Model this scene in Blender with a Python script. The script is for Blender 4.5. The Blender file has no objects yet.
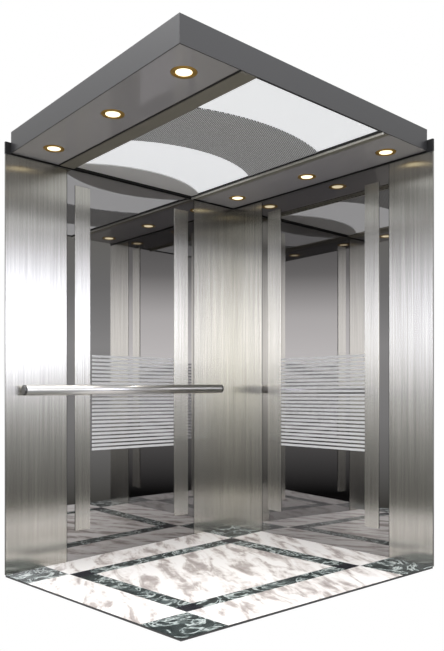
import bpy, bmesh, math
from mathutils import Vector
COL = bpy.context.scene.collection

# ---------------------------------------------------------------- materials
class NT:
    def __init__(s, name):
        s.m = bpy.data.materials.new(name); s.m.use_nodes = True
        s.t = s.m.node_tree; s.n = s.t.nodes; s.l = s.t.links
        s.b = s.n['Principled BSDF']
    def new(s, typ, **kw):
        o = s.n.new(typ)
        for k, v in kw.items(): setattr(o, k, v)
        return o
    def math(s, op, a, b=None, c=None):
        o = s.n.new('ShaderNodeMath'); o.operation = op
        for i, v in enumerate((a, b, c)):
            if v is None: continue
            if hasattr(v, 'links') or hasattr(v, 'is_linked'): s.l.new(v, o.inputs[i])
            else: o.inputs[i].default_value = v
        return o.outputs[0]
    def ramp(s, fac, stops, interp='LINEAR'):
        o = s.n.new('ShaderNodeValToRGB'); o.color_ramp.interpolation = interp
        e = o.color_ramp.elements
        while len(e) < len(stops): e.new(0.5)
        for k, (p, c) in enumerate(stops):
            e[k].position = p; e[k].color = (*c, 1) if len(c) == 3 else c
        s.l.new(fac, o.inputs[0]); return o.outputs[0]
    def mix(s, f, a, b, blend='MIX'):
        o = s.n.new('ShaderNodeMix'); o.data_type = 'RGBA'; o.blend_type = blend
        for sock, v in ((o.inputs[0], f), (o.inputs[6], a), (o.inputs[7], b)):
            if hasattr(v, 'is_linked'): s.l.new(v, sock)
            elif isinstance(v, tuple): sock.default_value = (*v, 1)
            else: sock.default_value = v
        return o.outputs[2]
    def set(s, **kw):
        for k, v in kw.items():
            k = k.replace('_', ' ')
            if hasattr(v, 'is_linked'): s.l.new(v, s.b.inputs[k])
            elif isinstance(v, tuple): s.b.inputs[k].default_value = (*v, 1)
            else: s.b.inputs[k].default_value = v
    def pos(s, scale, rot=(0, 0, 0)):
        g = s.new('ShaderNodeTexCoord'); mp = s.new('ShaderNodeMapping')
        mp.inputs['Scale'].default_value = scale; mp.inputs['Rotation'].default_value = rot
        s.l.new(g.outputs['Object'], mp.inputs[0]); return mp.outputs[0]
    def noise(s, vec, scale, detail=3, dist=0, rough=.5):
        o = s.new('ShaderNodeTexNoise'); s.l.new(vec, o.inputs['Vector'])
        o.inputs['Scale'].default_value = scale; o.inputs['Detail'].default_value = detail
        o.inputs['Distortion'].default_value = dist; o.inputs['Roughness'].default_value = rough
        return o.outputs['Fac']

def simple(name, col, metal=0., rough=.4, **kw):
    n = NT(name); n.set(Base_Color=col, Metallic=metal, Roughness=rough, **kw); return n.m

def brushed(name, col, rough=.3, aniso=.9, rot=0.0, var=.16, axis='Z'):
    n = NT(name)
    if axis == 'Z': v = n.pos((230, 230, 1.6)); v2 = n.pos((60, 60, .8))
    else: v = n.pos((1.5, 160, 160)); v2 = n.pos((1, 40, 40))
    a = n.noise(v, 1, 2); b = n.noise(v2, 1, 2)
    f = n.math('ADD', n.math('MULTIPLY', a, .65), n.math('MULTIPLY', b, .35))
    lo = tuple(c * (1 - var) for c in col); hi = tuple(min(1, c * (1 + var)) for c in col)
    n.set(Base_Color=n.ramp(f, [(.35, lo), (.65, hi)]), Metallic=1., Roughness=n.math('MULTIPLY_ADD', a, .05, rough - .025),
          Anisotropic=aniso, Anisotropic_Rotation=rot)
    t = n.new('ShaderNodeVectorMath', operation='CROSS_PRODUCT'); ge = n.new('ShaderNodeNewGeometry')
    n.l.new(ge.outputs['True Normal'], t.inputs[0]); t.inputs[1].default_value = (0, 0, 1) if axis == 'Z' else (1, 0, 0)
    n.l.new(t.outputs[0], n.b.inputs['Tangent'])
    return n.m

M = {}
M['panel'] = brushed('brushed_steel', (.49, .478, .437), rough=.25, aniso=.97, rot=0.0, var=.13)
M['mirror'] = simple('grey_mirror', (.35, .342, .342), 1., .015)
M['etch'] = simple('etched_frost', (.62, .62, .61), 0., .6)
M['soffit'] = simple('polished_dark_steel', (.86, .84, .88), .5, .05)
M['fascia'] = simple('canopy_satin_metal', (.115, .115, .118), .75, .34)
M['beam'] = simple('beam_metal', (.34, .32, .27), .3, .4)
M['bead'] = simple('bright_bead', (.86, .84, .78), .1, .3)
M['black'] = simple('black_gap', (.008, .008, .008), 0., .6)
M['rail'] = simple('rail_steel', (.78, .77, .76), 1., .33)
M['rail_cap'] = simple('rail_end_cap', (.12, .12, .12), 1., .35)
M['trim'] = simple('brass_trim', (.60, .36, .08), .6, .4)
M['steel'] = simple('plain_steel', (.35, .35, .34), 1., .4)
M['edge'] = simple('floor_edge_metal', (.12, .12, .12), .6, .4)

def lamp_mat():
    n = NT('lamp_lens'); n.set(Base_Color=(1, .95, .8), Emission_Color=(1., .86, .55), Emission_Strength=1.7); return n.m
M['lens'] = lamp_mat()
def lum():
    n = NT('luminous_acrylic'); n.set(Base_Color=(.6, .6, .6), Roughness=.5, Emission_Color=(.95, .97, 1.), Emission_Strength=.62); return n.m
M['lum'] = lum()
M['grey_acrylic'] = simple('grey_end_plate', (.84, .84, .84), .0, .5)

def perf():
    n = NT('perforated_steel')
    g = n.new('ShaderNodeTexCoord'); sp = n.new('ShaderNodeSeparateXYZ'); n.l.new(g.outputs['Object'], sp.inputs[0])
    P = .0115
    def cell(ox, oy):
        fx = n.math('SUBTRACT', n.math('FRACT', n.math('ADD', n.math('DIVIDE', sp.outputs[0], P), ox)), .5)
        fy = n.math('SUBTRACT', n.math('FRACT', n.math('ADD', n.math('DIVIDE', sp.outputs[1], P * 1.7), oy)), .5)
        fy = n.math('MULTIPLY', fy, 1.7)
        return n.math('SQRT', n.math('ADD', n.math('MULTIPLY', fx, fx), n.math('MULTIPLY', fy, fy)))
    d = n.math('MINIMUM', cell(50, 50), cell(50.5, 50.5))
    hole = n.math('LESS_THAN', d, .30)
    n.set(Base_Color=n.mix(hole, (.16, .16, .16), (.7, .7, .7)), Metallic=0., Roughness=.4,
          Emission_Color=(.95, .97, 1.), Emission_Strength=n.math('MULTIPLY', hole, .28))  # hole dots glow in the material, standing in for an unbuilt backlight
    return n.m
M['perf'] = perf()

def white_marble():
    n = NT('white_marble')
    v = n.pos((1, 1, 1), (0, 0, math.radians(26)))
    mp = n.new('ShaderNodeMapping'); mp.inputs['Scale'].default_value = (2.0, 7.5, 1); n.l.new(v, mp.inputs[0])
    a = n.noise(mp.outputs[0], 1.7, 5, .55, .58)
    b = n.noise(v, 26, 4, .5)
    f = n.math('ADD', a, n.math('MULTIPLY', n.math('SUBTRACT', b, .5), .16))
    c = n.ramp(f, [(.445, (.95, .935, .93)), (.53, (.80, .76, .745)), (.60, (.50, .455, .44)), (.72, (.33, .29, .28))])
    n.set(Base_Color=c, Roughness=.22, Specular_IOR_Level=.3); return n.m
M['wmarble'] = white_marble()
def dark_marble():
    n = NT('dark_green_marble')
    v = n.pos((1, 1, 1))
    a = n.noise(v, 5.5, 5, 1.6, .6)
    vein = n.math('ABSOLUTE', n.math('SUBTRACT', a, .5))
    c1 = n.ramp(vein, [(0, (.66, .70, .70)), (.014, (.36, .42, .41)), (.035, (.03, .042, .042)), (.16, (.008, .014, .014))])
    b = n.noise(v, 9, 4, 1)
    c = n.mix(n.ramp(b, [(.50, (0, 0, 0)), (.78, (1, 1, 1))]), c1, (.13, .16, .16))
    n.set(Base_Color=c, Roughness=.2, Specular_IOR_Level=.2); return n.m
M['dmarble'] = dark_marble()
M['bmarble'] = simple('black_marble', (.005, .006, .012), 0., .2, Specular_IOR_Level=.15)

# ---------------------------------------------------------------- helpers
def link(name, bm, mats, parent=None, loc=(0, 0, 0), smooth=False):
    """bm is in world coordinates; loc is the world origin of the object."""
    loc = Vector(loc)
    bmesh.ops.translate(bm, verts=bm.verts, vec=-loc)
    bmesh.ops.recalc_face_normals(bm, faces=bm.faces)
    me = bpy.data.meshes.new(name); bm.to_mesh(me); bm.free()
    for m in (mats if isinstance(mats, (list, tuple)) else [mats]): me.materials.append(m)
    if smooth:
        for f in me.polygons: f.use_smooth = True
    o = bpy.data.objects.new(name, me); COL.objects.link(o)
    if parent is not None:
        o.parent = parent; o.location = loc - WORLD[parent.name]
    else: o.location = loc
    WORLD[o.name] = loc
    return o
WORLD = {}
def tag(o, label=None, cat=None, group=None, kind=None):
    for k, v in (('label', label), ('category', cat), ('group', group), ('kind', kind)):
        if v: o[k] = v
    return o
def thing(name, loc, label, cat, group=None):
    o = bpy.data.objects.new(name, None); COL.objects.link(o); o.location = loc
    o.empty_display_size = .05
    WORLD[o.name] = Vector(loc); return tag(o, label, cat, group)

def hexa(bm, lo, hi, mi=0):
    """8-corner solid: lo and hi are lists of 4 points (same order)."""
    a = [bm.verts.new(p) for p in lo]; b = [bm.verts.new(p) for p in hi]
    fs = [bm.faces.new(a[::-1]), bm.faces.new(b)]
    for i in range(4):
        j = (i + 1) % 4; fs.append(bm.faces.new((a[i], a[j], b[j], b[i])))
    for f in fs: f.material_index = mi
def box(bm, x0, x1, y0, y1, z0, z1, mi=0):
    hexa(bm, [(x0, y0, z0), (x1, y0, z0), (x1, y1, z0), (x0, y1, z0)], [(x0, y0, z1), (x1, y0, z1), (x1, y1, z1), (x0, y1, z1)], mi)
def bevel(bm, w, seg=2):
    bmesh.ops.recalc_face_normals(bm, faces=bm.faces)
    es = [e for e in bm.edges if e.is_manifold and e.calc_face_angle(0) > .5]
    bmesh.ops.bevel(bm, geom=es, offset=w, segments=seg, affect='EDGES', clamp_overlap=True)
def prism(bm, pts, z0, z1, mi=0):
    a = [bm.verts.new((x, y, z0)) for x, y in pts]; b = [bm.verts.new((x, y, z1)) for x, y in pts]
    fs = [bm.faces.new(a[::-1]), bm.faces.new(b)]
    n = len(pts)
    for i in range(n): fs.append(bm.faces.new((a[i], a[(i + 1) % n], b[(i + 1) % n], b[i])))
    for f in fs: f.material_index = mi
def lathe(bm, prof, c, axis='Z', seg=48, close=True):
    """prof: list of (r, h) revolved about an axis through c."""
    rings = []
    for r, h in prof:
        ring = []
        for k in range(seg):
            t = 2 * math.pi * k / seg; u, v = r * math.cos(t), r * math.sin(t)
            ring.append(bm.verts.new((c[0] + u, c[1] + v, c[2] + h) if axis == 'Z' else (c[0] + u, c[1] + h, c[2] + v) if axis == 'Y' else (c[0] + h, c[1] + u, c[2] + v)))
        rings.append(ring)
    n = len(rings)
    for i in range(n if close else n - 1):
        a, b = rings[i], rings[(i + 1) % n]
        for k in range(seg): bm.faces.new((a[k], a[(k + 1) % seg], b[(k + 1) % seg], b[k]))
    if not close:
        bm.faces.new(rings[0][::-1]); bm.faces.new(rings[-1])

# ---------------------------------------------------------------- plan of the car (metres)
FB = Vector((0, 0, .0119)); FL = Vector((.0194, -1.7226, -.0431))
FR = Vector((1.605, .0126, .0161)); FN = Vector((1.572, -1.7055, .0164))
H = 2.30            # underside of the canopy
WT = 2.357          # top of the wall backing
def F(s, t): return FB*(1-s)*(1-t) + FR*s*(1-t) + FL*(1-s)*t + FN*s*t
LD = Vector((FL.x, FL.y, 0)).normalized(); RD = Vector((FR.x, FR.y, 0)).normalized()   # along left / right wall
LN = Vector((-LD.y, LD.x, 0)); RN = Vector((RD.y, -RD.x, 0))                            # into the car
LLEN = Vector((FL.x, FL.y)).length; RLEN = Vector((FR.x, FR.y)).length
def wall_solid(bm, side, a0, a1, d0, d1, z1, z0=None, mi=0):
    """solid on a wall from a0 to a1 along it, depth d0..d1 into the car; z0 None = stands on the floor."""
    D, N, L, A, B = (LD, LN, LLEN, FB, FL) if side == 'l' else (RD, RN, RLEN, FB, FR)
    def P(a, d, z): q = D*a + N*d; return (q.x, q.y, z)
    def fz(a): return (A.z + (B.z-A.z)*a/L) if z0 is None else z0
    hexa(bm, [P(a0, d0, fz(a0)), P(a1, d0, fz(a1)), P(a1, d1, fz(a1)), P(a0, d1, fz(a0))],
             [P(a0, d0, z1), P(a1, d0, z1), P(a1, d1, z1), P(a0, d1, z1)], mi)

# ---------------------------------------------------------------- floor
SX = [0, .175, .245, .77, .828, 1]; TY = [0, .16, .228, .80, .86, 1]
bm = bmesh.new()
def patch(i0, i1, j0, j1, mi):
    n = 6
    g = [[bm.verts.new(F(SX[i0] + (SX[i1]-SX[i0])*a/n, TY[j0] + (TY[j1]-TY[j0])*b/n)) for b in range(n+1)] for a in range(n+1)]
    for a in range(n):
        for b in range(n): bm.faces.new((g[a][b], g[a+1][b], g[a+1][b+1], g[a][b+1])).material_index = mi
W_, D_, K_ = 0, 1, 2
for i in (0, 4):
    for j in (0, 4): patch(i, i+1, j, j+1, D_)
for i in (1, 3):
    for j in (1, 3): patch(i, i+1, j, j+1, K_)
for k in (0, 4): patch(1, 4, k, k+1, W_); patch(k, k+1, 1, 4, W_)
for k in (1, 3): patch(2, 3, k, k+1, D_); patch(k, k+1, 2, 3, D_)
patch(2, 3, 2, 3, W_)
bmesh.ops.remove_doubles(bm, verts=bm.verts, dist=.0008)
floor = link('floor', bm, [M['wmarble'], M['dmarble'], M['bmarble']]); tag(floor, 'white marble car floor inlaid with a dark green marble border frame', kind='structure')
for f in floor.data.polygons:
    if f.normal.z < 0: f.flip()
bm = bmesh.new()
dz = Vector((0, 0, .0012)); th = Vector((0, 0, .010))
q = [FB, FR, FN, FL]
cen = (FB + FL + FR + FN) / 4
for i in range(4):
    a, b = q[i], q[(i+1) % 4]
    ia, ib = a + (cen-a)*.01, b + (cen-b)*.01
    hexa(bm, [v - th for v in (a, b, ib, ia)], [v - dz for v in (a, b, ib, ia)])
n = 8
g2 = [[[bm.verts.new(F(.003 + .994*i/n, .003 + .994*j/n) - d) for j in range(n+1)] for i in range(n+1)] for d in (th, th*.5)]
for i in range(n):
    for j in range(n):
        for L_ in g2: bm.faces.new((L_[i][j], L_[i+1][j], L_[i+1][j+1], L_[i][j+1]))
tag(link('floor_tray', bm, M['edge'], floor), 'thin dark metal tray edge under the marble')

# ---------------------------------------------------------------- walls
def wall(side, L, name, mir, kind_name):
    bm = bmesh.new(); wall_solid(bm, side, 0 if side == 'l' else -.012, L, -.012, -.0045, WT)
    w = link(name, bm, M['steel']); tag(w, kind_name, kind='structure')
    bm = bmesh.new(); wall_solid(bm, side, 0.0, L + .0005, -.0125, .001, WT + .001, 2.292)
    tag(link('top_channel', bm, M['black'], w), 'black channel between panels and canopy')
    for a0, a1 in ((0.0, mir[0] - .002), (mir[1] + .002, L)):
        bm = bmesh.new(); wall_solid(bm, side, a0, a1, -.0045, 0.0, 2.288)
        link('steel_panel', bm, M['panel'], w)
    for a in mir:
        bm = bmesh.new(); wall_solid(bm, side, a - .002, a + .002, -.0045, -.002, 2.288)
        link('joint', bm, M['black'], w)
    return w
wall('l', LLEN, 'wall_left', (.369, 1.343), 'left car wall of brushed steel panels either side of a mirror')
wall('r', RLEN, 'wall_right', (.291, 1.323), 'right car wall of brushed steel panels either side of a mirror')

def mirror(side, a0, a1, strips, etch, label):
    D, N = (LD, LN) if side == 'l' else (RD, RN)
    fz = (-.022 if side == 'l' else .0145)
    loc = D*((a0+a1)/2) + Vector((0, 0, fz))
    t = thing('wall_mirror', loc, label, 'mirror', 'tall grey wall mirrors')
    bm = bmesh.new(); wall_solid(bm, side, a0 + .002, a1 - .002, -.0045, -.0012, 2.288)
    link('glass', bm, M['mirror'], t, loc)
    for s0, s1 in strips:
        bm = bmesh.new(); wall_solid(bm, side, s0, s1, -.0012, .003, 2.203, .145 if side == 'l' else .173); bevel(bm, .0008, 1)
        tag(link('metal_strip', bm, M['panel'], t, loc), 'upright brushed steel strip on the mirror')
    bm = bmesh.new(); n = 25; z0, z1 = .618, 1.207; st = (z1 - z0) / n
    for k in range(n):
        wall_solid(bm, side, etch[0], etch[1], -.0012, -.0004, z0 + st*(k + .60), z0 + st*k)
    tag(link('etched_stripes', bm, M['etch'], t, loc), 'frosted horizontal stripes across the mirror')
    return t
mirror('l', .369, 1.343, ((.424, .541), (1.187, 1.289)), (.545, 1.173), 'grey mirror with frosted stripes on the left wall behind the handrail')
mirror('r', .291, 1.323, ((.349, .468), (1.154, 1.254)), (.471, 1.152), 'grey mirror with frosted stripes on the right wall, clear of the handrail')

# ---------------------------------------------------------------- handrail
RX = .066; ya, yb, za, zb = -1.642, -.173, .981, .999
hl = (RX, (ya+yb)/2, (za+zb)/2)
rail = thing('handrail', hl, 'round polished steel handrail across the left wall', 'handrail')
def tube(bm, a, b, prof, seg=40):
    a, b = Vector(a), Vector(b); d = (b-a).normalized(); u = Vector((1, 0, 0)); v = d.cross(u).normalized()
    rings = []
    for r, s in prof:
        c = a + d*s
        rings.append([bm.verts.new(c + (u*math.cos(t) + v*math.sin(t))*r) for t in [2*math.pi*k/seg for k in range(seg)]])
    for i in range(len(rings)-1):
        for k in range(seg): bm.faces.new((rings[i][k], rings[i][(k+1) % seg], rings[i+1][(k+1) % seg], rings[i+1][k]))
    bm.faces.new(rings[0][::-1]); bm.faces.new(rings[-1])
A = Vector((RX, ya, za)); B = Vector((RX, yb, zb)); ln = (B-A).length; R = .0285
bm = bmesh.new(); tube(bm, A, B, [(R, .012), (R, ln-.012)]); o = link('bar', bm, M['rail'], rail, hl, True)
for e0, e1 in ((A, B), (B, A)):
    bm = bmesh.new(); tube(bm, e0, e1, [(R-.004, 0), (R-.0005, .003), (R+.0006, .006), (R+.0006, .0125)])
    tag(link('end_cap', bm, M['rail_cap'], rail, hl), 'dark flat end cap')
for y in (-1.46, -.25):
    z = za + (zb-za)*(y-ya)/(yb-ya); x0 = LD.x*(-y)
    bm = bmesh.new(); lathe(bm, [(.022, 0), (.022, .005), (.009, .007), (.009, RX - x0)], (x0, y, z), 'X', 32, False)
    link('bracket', bm, M['rail'], rail, hl)

# ---------------------------------------------------------------- canopy
SN = (1.582, -1.7207); SL = (.0194, -1.691); SR = (1.5696, .0126); SB = (.001, .0)
TOP = H + .117
def lerp2(a, b, t): return (a[0] + (b[0]-a[0])*t, a[1] + (b[1]-a[1])*t)
def inset(pts, w):
    c = []; n = len(pts)
    for i in range(n):
        p, q, r = Vector(pts[i-1]), Vector(pts[i]), Vector(pts[(i+1) % n])
        d1, d2 = (q-p).normalized(), (r-q).normalized()
        n1, n2 = Vector((-d1.y, d1.x)), Vector((-d2.y, d2.x))
        m = (n1+n2).normalized(); c.append(tuple(q + m*(w/m.dot(n1))))
    return c
outer = [SL, SN, SR, SB]     # counter-clockwise
inner = inset(outer, .005)
bm = bmesh.new()
for i in range(4):
    j = (i+1) % 4
    P = [outer[i], outer[j], inner[j], inner[i]]
    prism(bm, P, H, TOP - .004)
prism(bm, outer, TOP - .004, TOP)
ceiling = link('ceiling', bm, M['fascia']); tag(ceiling, 'dark satin metal canopy over the car', kind='structure')

def ceil_part(name, pts, z0, z1, m, label=None, bev=0):
    bm = bmesh.new(); prism(bm, pts, z0, z1)
    if bev: bevel(bm, bev, 2)
    o = link(name, bm, m, ceiling)
    if label: tag(o, label)
    return o
def edge_x(side, y):   # x of the left inner edge / right inner edge at y
    if side == 0: a, b = inner[0], inner[3]
    else: a, b = inner[1], inner[2]
    return a[0] + (b[0]-a[0])*(y-a[1])/(b[1]-a[1])
def strip(y0, y1):     # strip running the width of the canopy
    return [(edge_x(0, y0) if y0 > inner[0][1] else inner[0][0], y0), (edge_x(1, y0), y0), (edge_x(1, y1), y1), (edge_x(0, y1), y1)]
YA, YA2, YB2, YB = -1.392, -1.300, -.405, -.335
ceil_part('front_soffit', [inner[0], inner[1], (edge_x(1, YA), YA), (edge_x(0, YA), YA)], H + .0003, H + .006, M['soffit'], 'polished grey soffit along the open side')
ceil_part('rear_soffit', [(edge_x(0, YB), YB), (edge_x(1, YB), YB), inner[2], inner[3]], H + .0003, H + .006, M['soffit'], 'polished grey soffit along the right wall')
ceil_part('front_beam', strip(YA, YA2), H - .004, H + .03, M['beam'], 'dark brown metal beam', .002)
ceil_part('front_bead', strip(YA - .008, YA), H - .003, H + .02, M['black'], 'thin black bead')
ceil_part('rear_beam', strip(YB2 + .016, YB), H - .002, H + .03, M['beam'], 'dark brown metal beam', .002)
ceil_part('bright_bead', strip(YB2 + .007, YB2 + .016), H - .011, H + .03, M['bead'], 'thin bright metal bead')
ceil_part('black_bead', strip(YB2 - .002, YB2 + .007), H - .001, H + .03, M['black'], 'thin black bead')
x0 = .045
ceil_part('side_bead', [(edge_x(0, YA2), YA2), (edge_x(0, YA2) + .02, YA2), (edge_x(0, YB2) + .02, YB2), (edge_x(0, YB2), YB2)], H - .002, H + .03, M['black'], 'black bead against the left wall')
ceil_part('inner_lip', [(edge_x(1, YA2) - .006, YA2), (edge_x(1, YA2), YA2), (edge_x(1, YB2), YB2), (edge_x(1, YB2) - .006, YB2)], H - .001, H + .03, M['fascia'])

# the arched light ceiling between the beams, recessed a little
def arc(apex, R, yc=-.862, n=28):
    out = []
    for k in range(n+1):
        y = YA2 + (YB2-YA2)*k/n
        out.append((apex - R + math.sqrt(R*R - (y-yc)**2), y))
    return out
ZR = H + .010
a1, a2, a3 = arc(1.228, 1.25), arc(.728, .80), arc(.262, .72)
def band(left, right, z0=ZR, z1=ZR + .01):
    bm = bmesh.new(); n = len(left)
    lo = [[bm.verts.new((*p, z)) for p in left] for z in (z0, z1)]; hi = [[bm.verts.new((*p, z)) for p in right] for z in (z0, z1)]
    for k in range(n-1):
        bm.faces.new((lo[0][k], hi[0][k], hi[0][k+1], lo[0][k+1])); bm.faces.new((lo[1][k], lo[1][k+1], hi[1][k+1], hi[1][k]))
        bm.faces.new((lo[0][k], lo[0][k+1], lo[1][k+1], lo[1][k])); bm.faces.new((hi[0][k], hi[1][k], hi[1][k+1], hi[0][k+1]))
    for k in (0, n-1): bm.faces.new((lo[0][k], lo[1][k], hi[1][k], hi[0][k]))
    return bm
ys = [p[1] for p in a1]
right_edge = [(edge_x(1, y) - .006, y) for y in ys]; left_edge = [(edge_x(0, y) + .02, y) for y in ys]
g = .0015
sh = lambda pts, d: [(x + d, y) for x, y in pts]
LP = link('light_panel', band(sh(a1, g), right_edge), M['lum'], None, (1.4, -.86, ZR)); tag(LP, 'broad white luminous ceiling panel beside the canopy corner', 'light panel', 'luminous ceiling panels')
LP = link('light_panel', band(sh(a3, g), sh(a2, -g)), M['lum'], None, (.5, -.86, ZR)); tag(LP, 'crescent-shaped white luminous ceiling panel between perforated band and left wall', 'light panel', 'luminous ceiling panels')
PB = link('perforated_panel', band(sh(a2, g), sh(a1, -g), ZR - .004), M['perf'], None, (.98, -.86, ZR)); tag(PB, 'curved grey perforated metal band across the middle of the ceiling', 'ceiling panel')
GP = link('end_panel', band(left_edge, sh(a3, -g), ZR - .006), M['grey_acrylic'], None, (.12, -.86, ZR)); tag(GP, 'narrow grey crescent ceiling plate against the left wall', 'ceiling panel')

# ---------------------------------------------------------------- downlights
def downlight(x, y, label):
    t = thing('downlight', (x, y, H + .001), label, 'downlight', 'recessed downlights')
    bm = bmesh.new(); lathe(bm, [(.036, -.001), (.040, -.0035), (.055, -.003), (.058, 0.0), (.036, 0.0)], (x, y, H + .001))
    tag(link('trim_ring', bm, M['trim'], t, (x, y, H + .001), True), 'brass trim ring')
    bm = bmesh.new(); lathe(bm, [(.0355, -.0002), (.0355, -.0012), (.030, -.0024), (.012, -.0032)], (x, y, H + .001), 'Z', 48, False)
    tag(link('lens', bm, M['lens'], t, (x, y, H + .001), True), 'glowing warm white lens')
    ld = bpy.data.lights.new('downlight_lamp', 'SPOT'); ld.energy = SPOT; ld.color = (1, .95, .87)
    ld.spot_size = math.radians(88); ld.spot_blend = .9; ld.shadow_soft_size = .03
    lo = bpy.data.objects.new('downlight_lamp', ld); COL.objects.link(lo); lo.parent = t; lo.location = (0, 0, -.02)
SPOT = 16
for x, y, l in ((.240, -1.545, 'downlight in the front soffit at its left wall end'), (.845, -1.552, 'middle downlight of the front soffit'),
                (1.405, -1.560, 'downlight in the front soffit nearest the canopy corner'), (.212, -.155, 'downlight in the rear soffit over the back corner'),
                (.829, -.142, 'middle downlight of the rear soffit by the right wall'), (1.404, -.136, 'downlight in the rear soffit at its outer right end')):
    downlight(x, y, l)

# ---------------------------------------------------------------- surroundings: a studio with a white backdrop; the light bands out of view are added
w = bpy.data.worlds.new('studio'); bpy.context.scene.world = w; w.use_nodes = True
class WT_(NT):
    def __init__(s, w): s.t = w.node_tree; s.n = s.t.nodes; s.l = s.t.links
n = WT_(w); bg = n.n['Background']
tc = n.new('ShaderNodeTexCoord'); sp = n.new('ShaderNodeSeparateXYZ'); n.l.new(tc.outputs['Generated'], sp.inputs[0])
YAW = .8488564
X, Y, Z = sp.outputs
hl_ = n.math('MAXIMUM', n.math('SQRT', n.math('ADD', n.math('MULTIPLY', X, X), n.math('MULTIPLY', Y, Y))), 1e-4)
c = n.math('DIVIDE', n.math('ADD', n.math('MULTIPLY', X, -math.sin(YAW)), n.math('MULTIPLY', Y, math.cos(YAW))), hl_)
z01 = n.math('MULTIPLY_ADD', Z, .5, .5)
def el(d): return .5 + .5*math.sin(math.radians(d))
def g_(v, tint=(1, 1, 1)): return tuple(v*t for t in tint)
OL = (1, .985, .88); BL = (.92, .94, 1.12)
S = 10.0  # ramp colours are stored /S
side = n.ramp(z01, [(el(-30), g_(.3/S, OL)), (el(-9), g_(.10/S, OL)), (el(-3), g_(.20/S)), (el(.5), g_(1.1/S)), (el(3.5), g_(8.5/S, BL)), (el(7.5), g_(8.5/S, BL)),
                    (el(12.5), g_(.8/S)), (el(18), g_(.14/S, OL)), (el(28), g_(.25/S, OL)), (el(38), g_(4.8/S)), (el(80), g_(4.8/S))])  # added bright band for the steel highlight, upper glow to light the floor
near = n.ramp(z01, [(el(-30), g_(.3/S, OL)), (el(-9), g_(.12/S, OL)), (el(-2), g_(.5/S)), (el(4), g_(.65/S)), (el(9), g_(.4/S)),
                    (el(15), g_(.3/S, OL)), (el(23), g_(1.0/S)), (el(30), g_(.8/S)), (el(38), g_(4.8/S)), (el(80), g_(4.8/S))])
back = n.ramp(z01, [(el(-30), g_(.3/S)), (el(-8), g_(.02/S)), (el(-2), g_(.8/S)), (el(3), g_(4.0/S)), (el(6.5), g_(3.2/S)), (el(10), g_(1.0/S)),
                    (el(15), g_(.25/S)), (el(28), g_(.3/S)), (el(38), g_(5.2/S)), (el(80), g_(5.2/S))])
def sstep(v, a, b):
    o = n.new('ShaderNodeMapRange', interpolation_type='SMOOTHSTEP'); n.l.new(v, o.inputs[0])
    o.inputs[1].default_value = a; o.inputs[2].default_value = b; return o.outputs[0]
m1 = n.mix(sstep(c, -.92, -.80), back, n.mix(sstep(c, -.50, -.38), side, near))
m1 = n.mix(1.0, m1, n.ramp(n.math('MULTIPLY', sstep(Z, .47, .60), sstep(X, -.8, .9)), [(0, (1, 1, 1)), (1, (.17, .17, .17))]), 'MULTIPLY')  # upper glow cut towards +X, shaped to darken the right fascia
m2 = n.mix(sstep(c, .60, .88), m1, (1/S, 1/S, 1/S))
n.l.new(m2, bg.inputs[0]); bg.inputs[1].default_value = S

# ---------------------------------------------------------------- camera
cd = bpy.data.cameras.new('camera'); cam = bpy.data.objects.new('camera', cd); COL.objects.link(cam)
cam.location = (3.65083864, -3.32859028, .95507891); cam.rotation_euler = (math.pi/2, 0, YAW)
cd.sensor_fit = 'VERTICAL'; cd.sensor_height = 36; cd.lens = 684.471/651*36
cd.shift_x = (222-221.4984)/651; cd.shift_y = (394.9143-325.5)/651; cd.clip_start = .05
sc = bpy.context.scene; sc.camera = cam
sc.view_settings.view_transform = 'Standard'; sc.view_settings.look = 'None'
sc.view_settings.gamma = 1; sc.view_settings.exposure = 0; sc.view_settings.use_curve_mapping = False
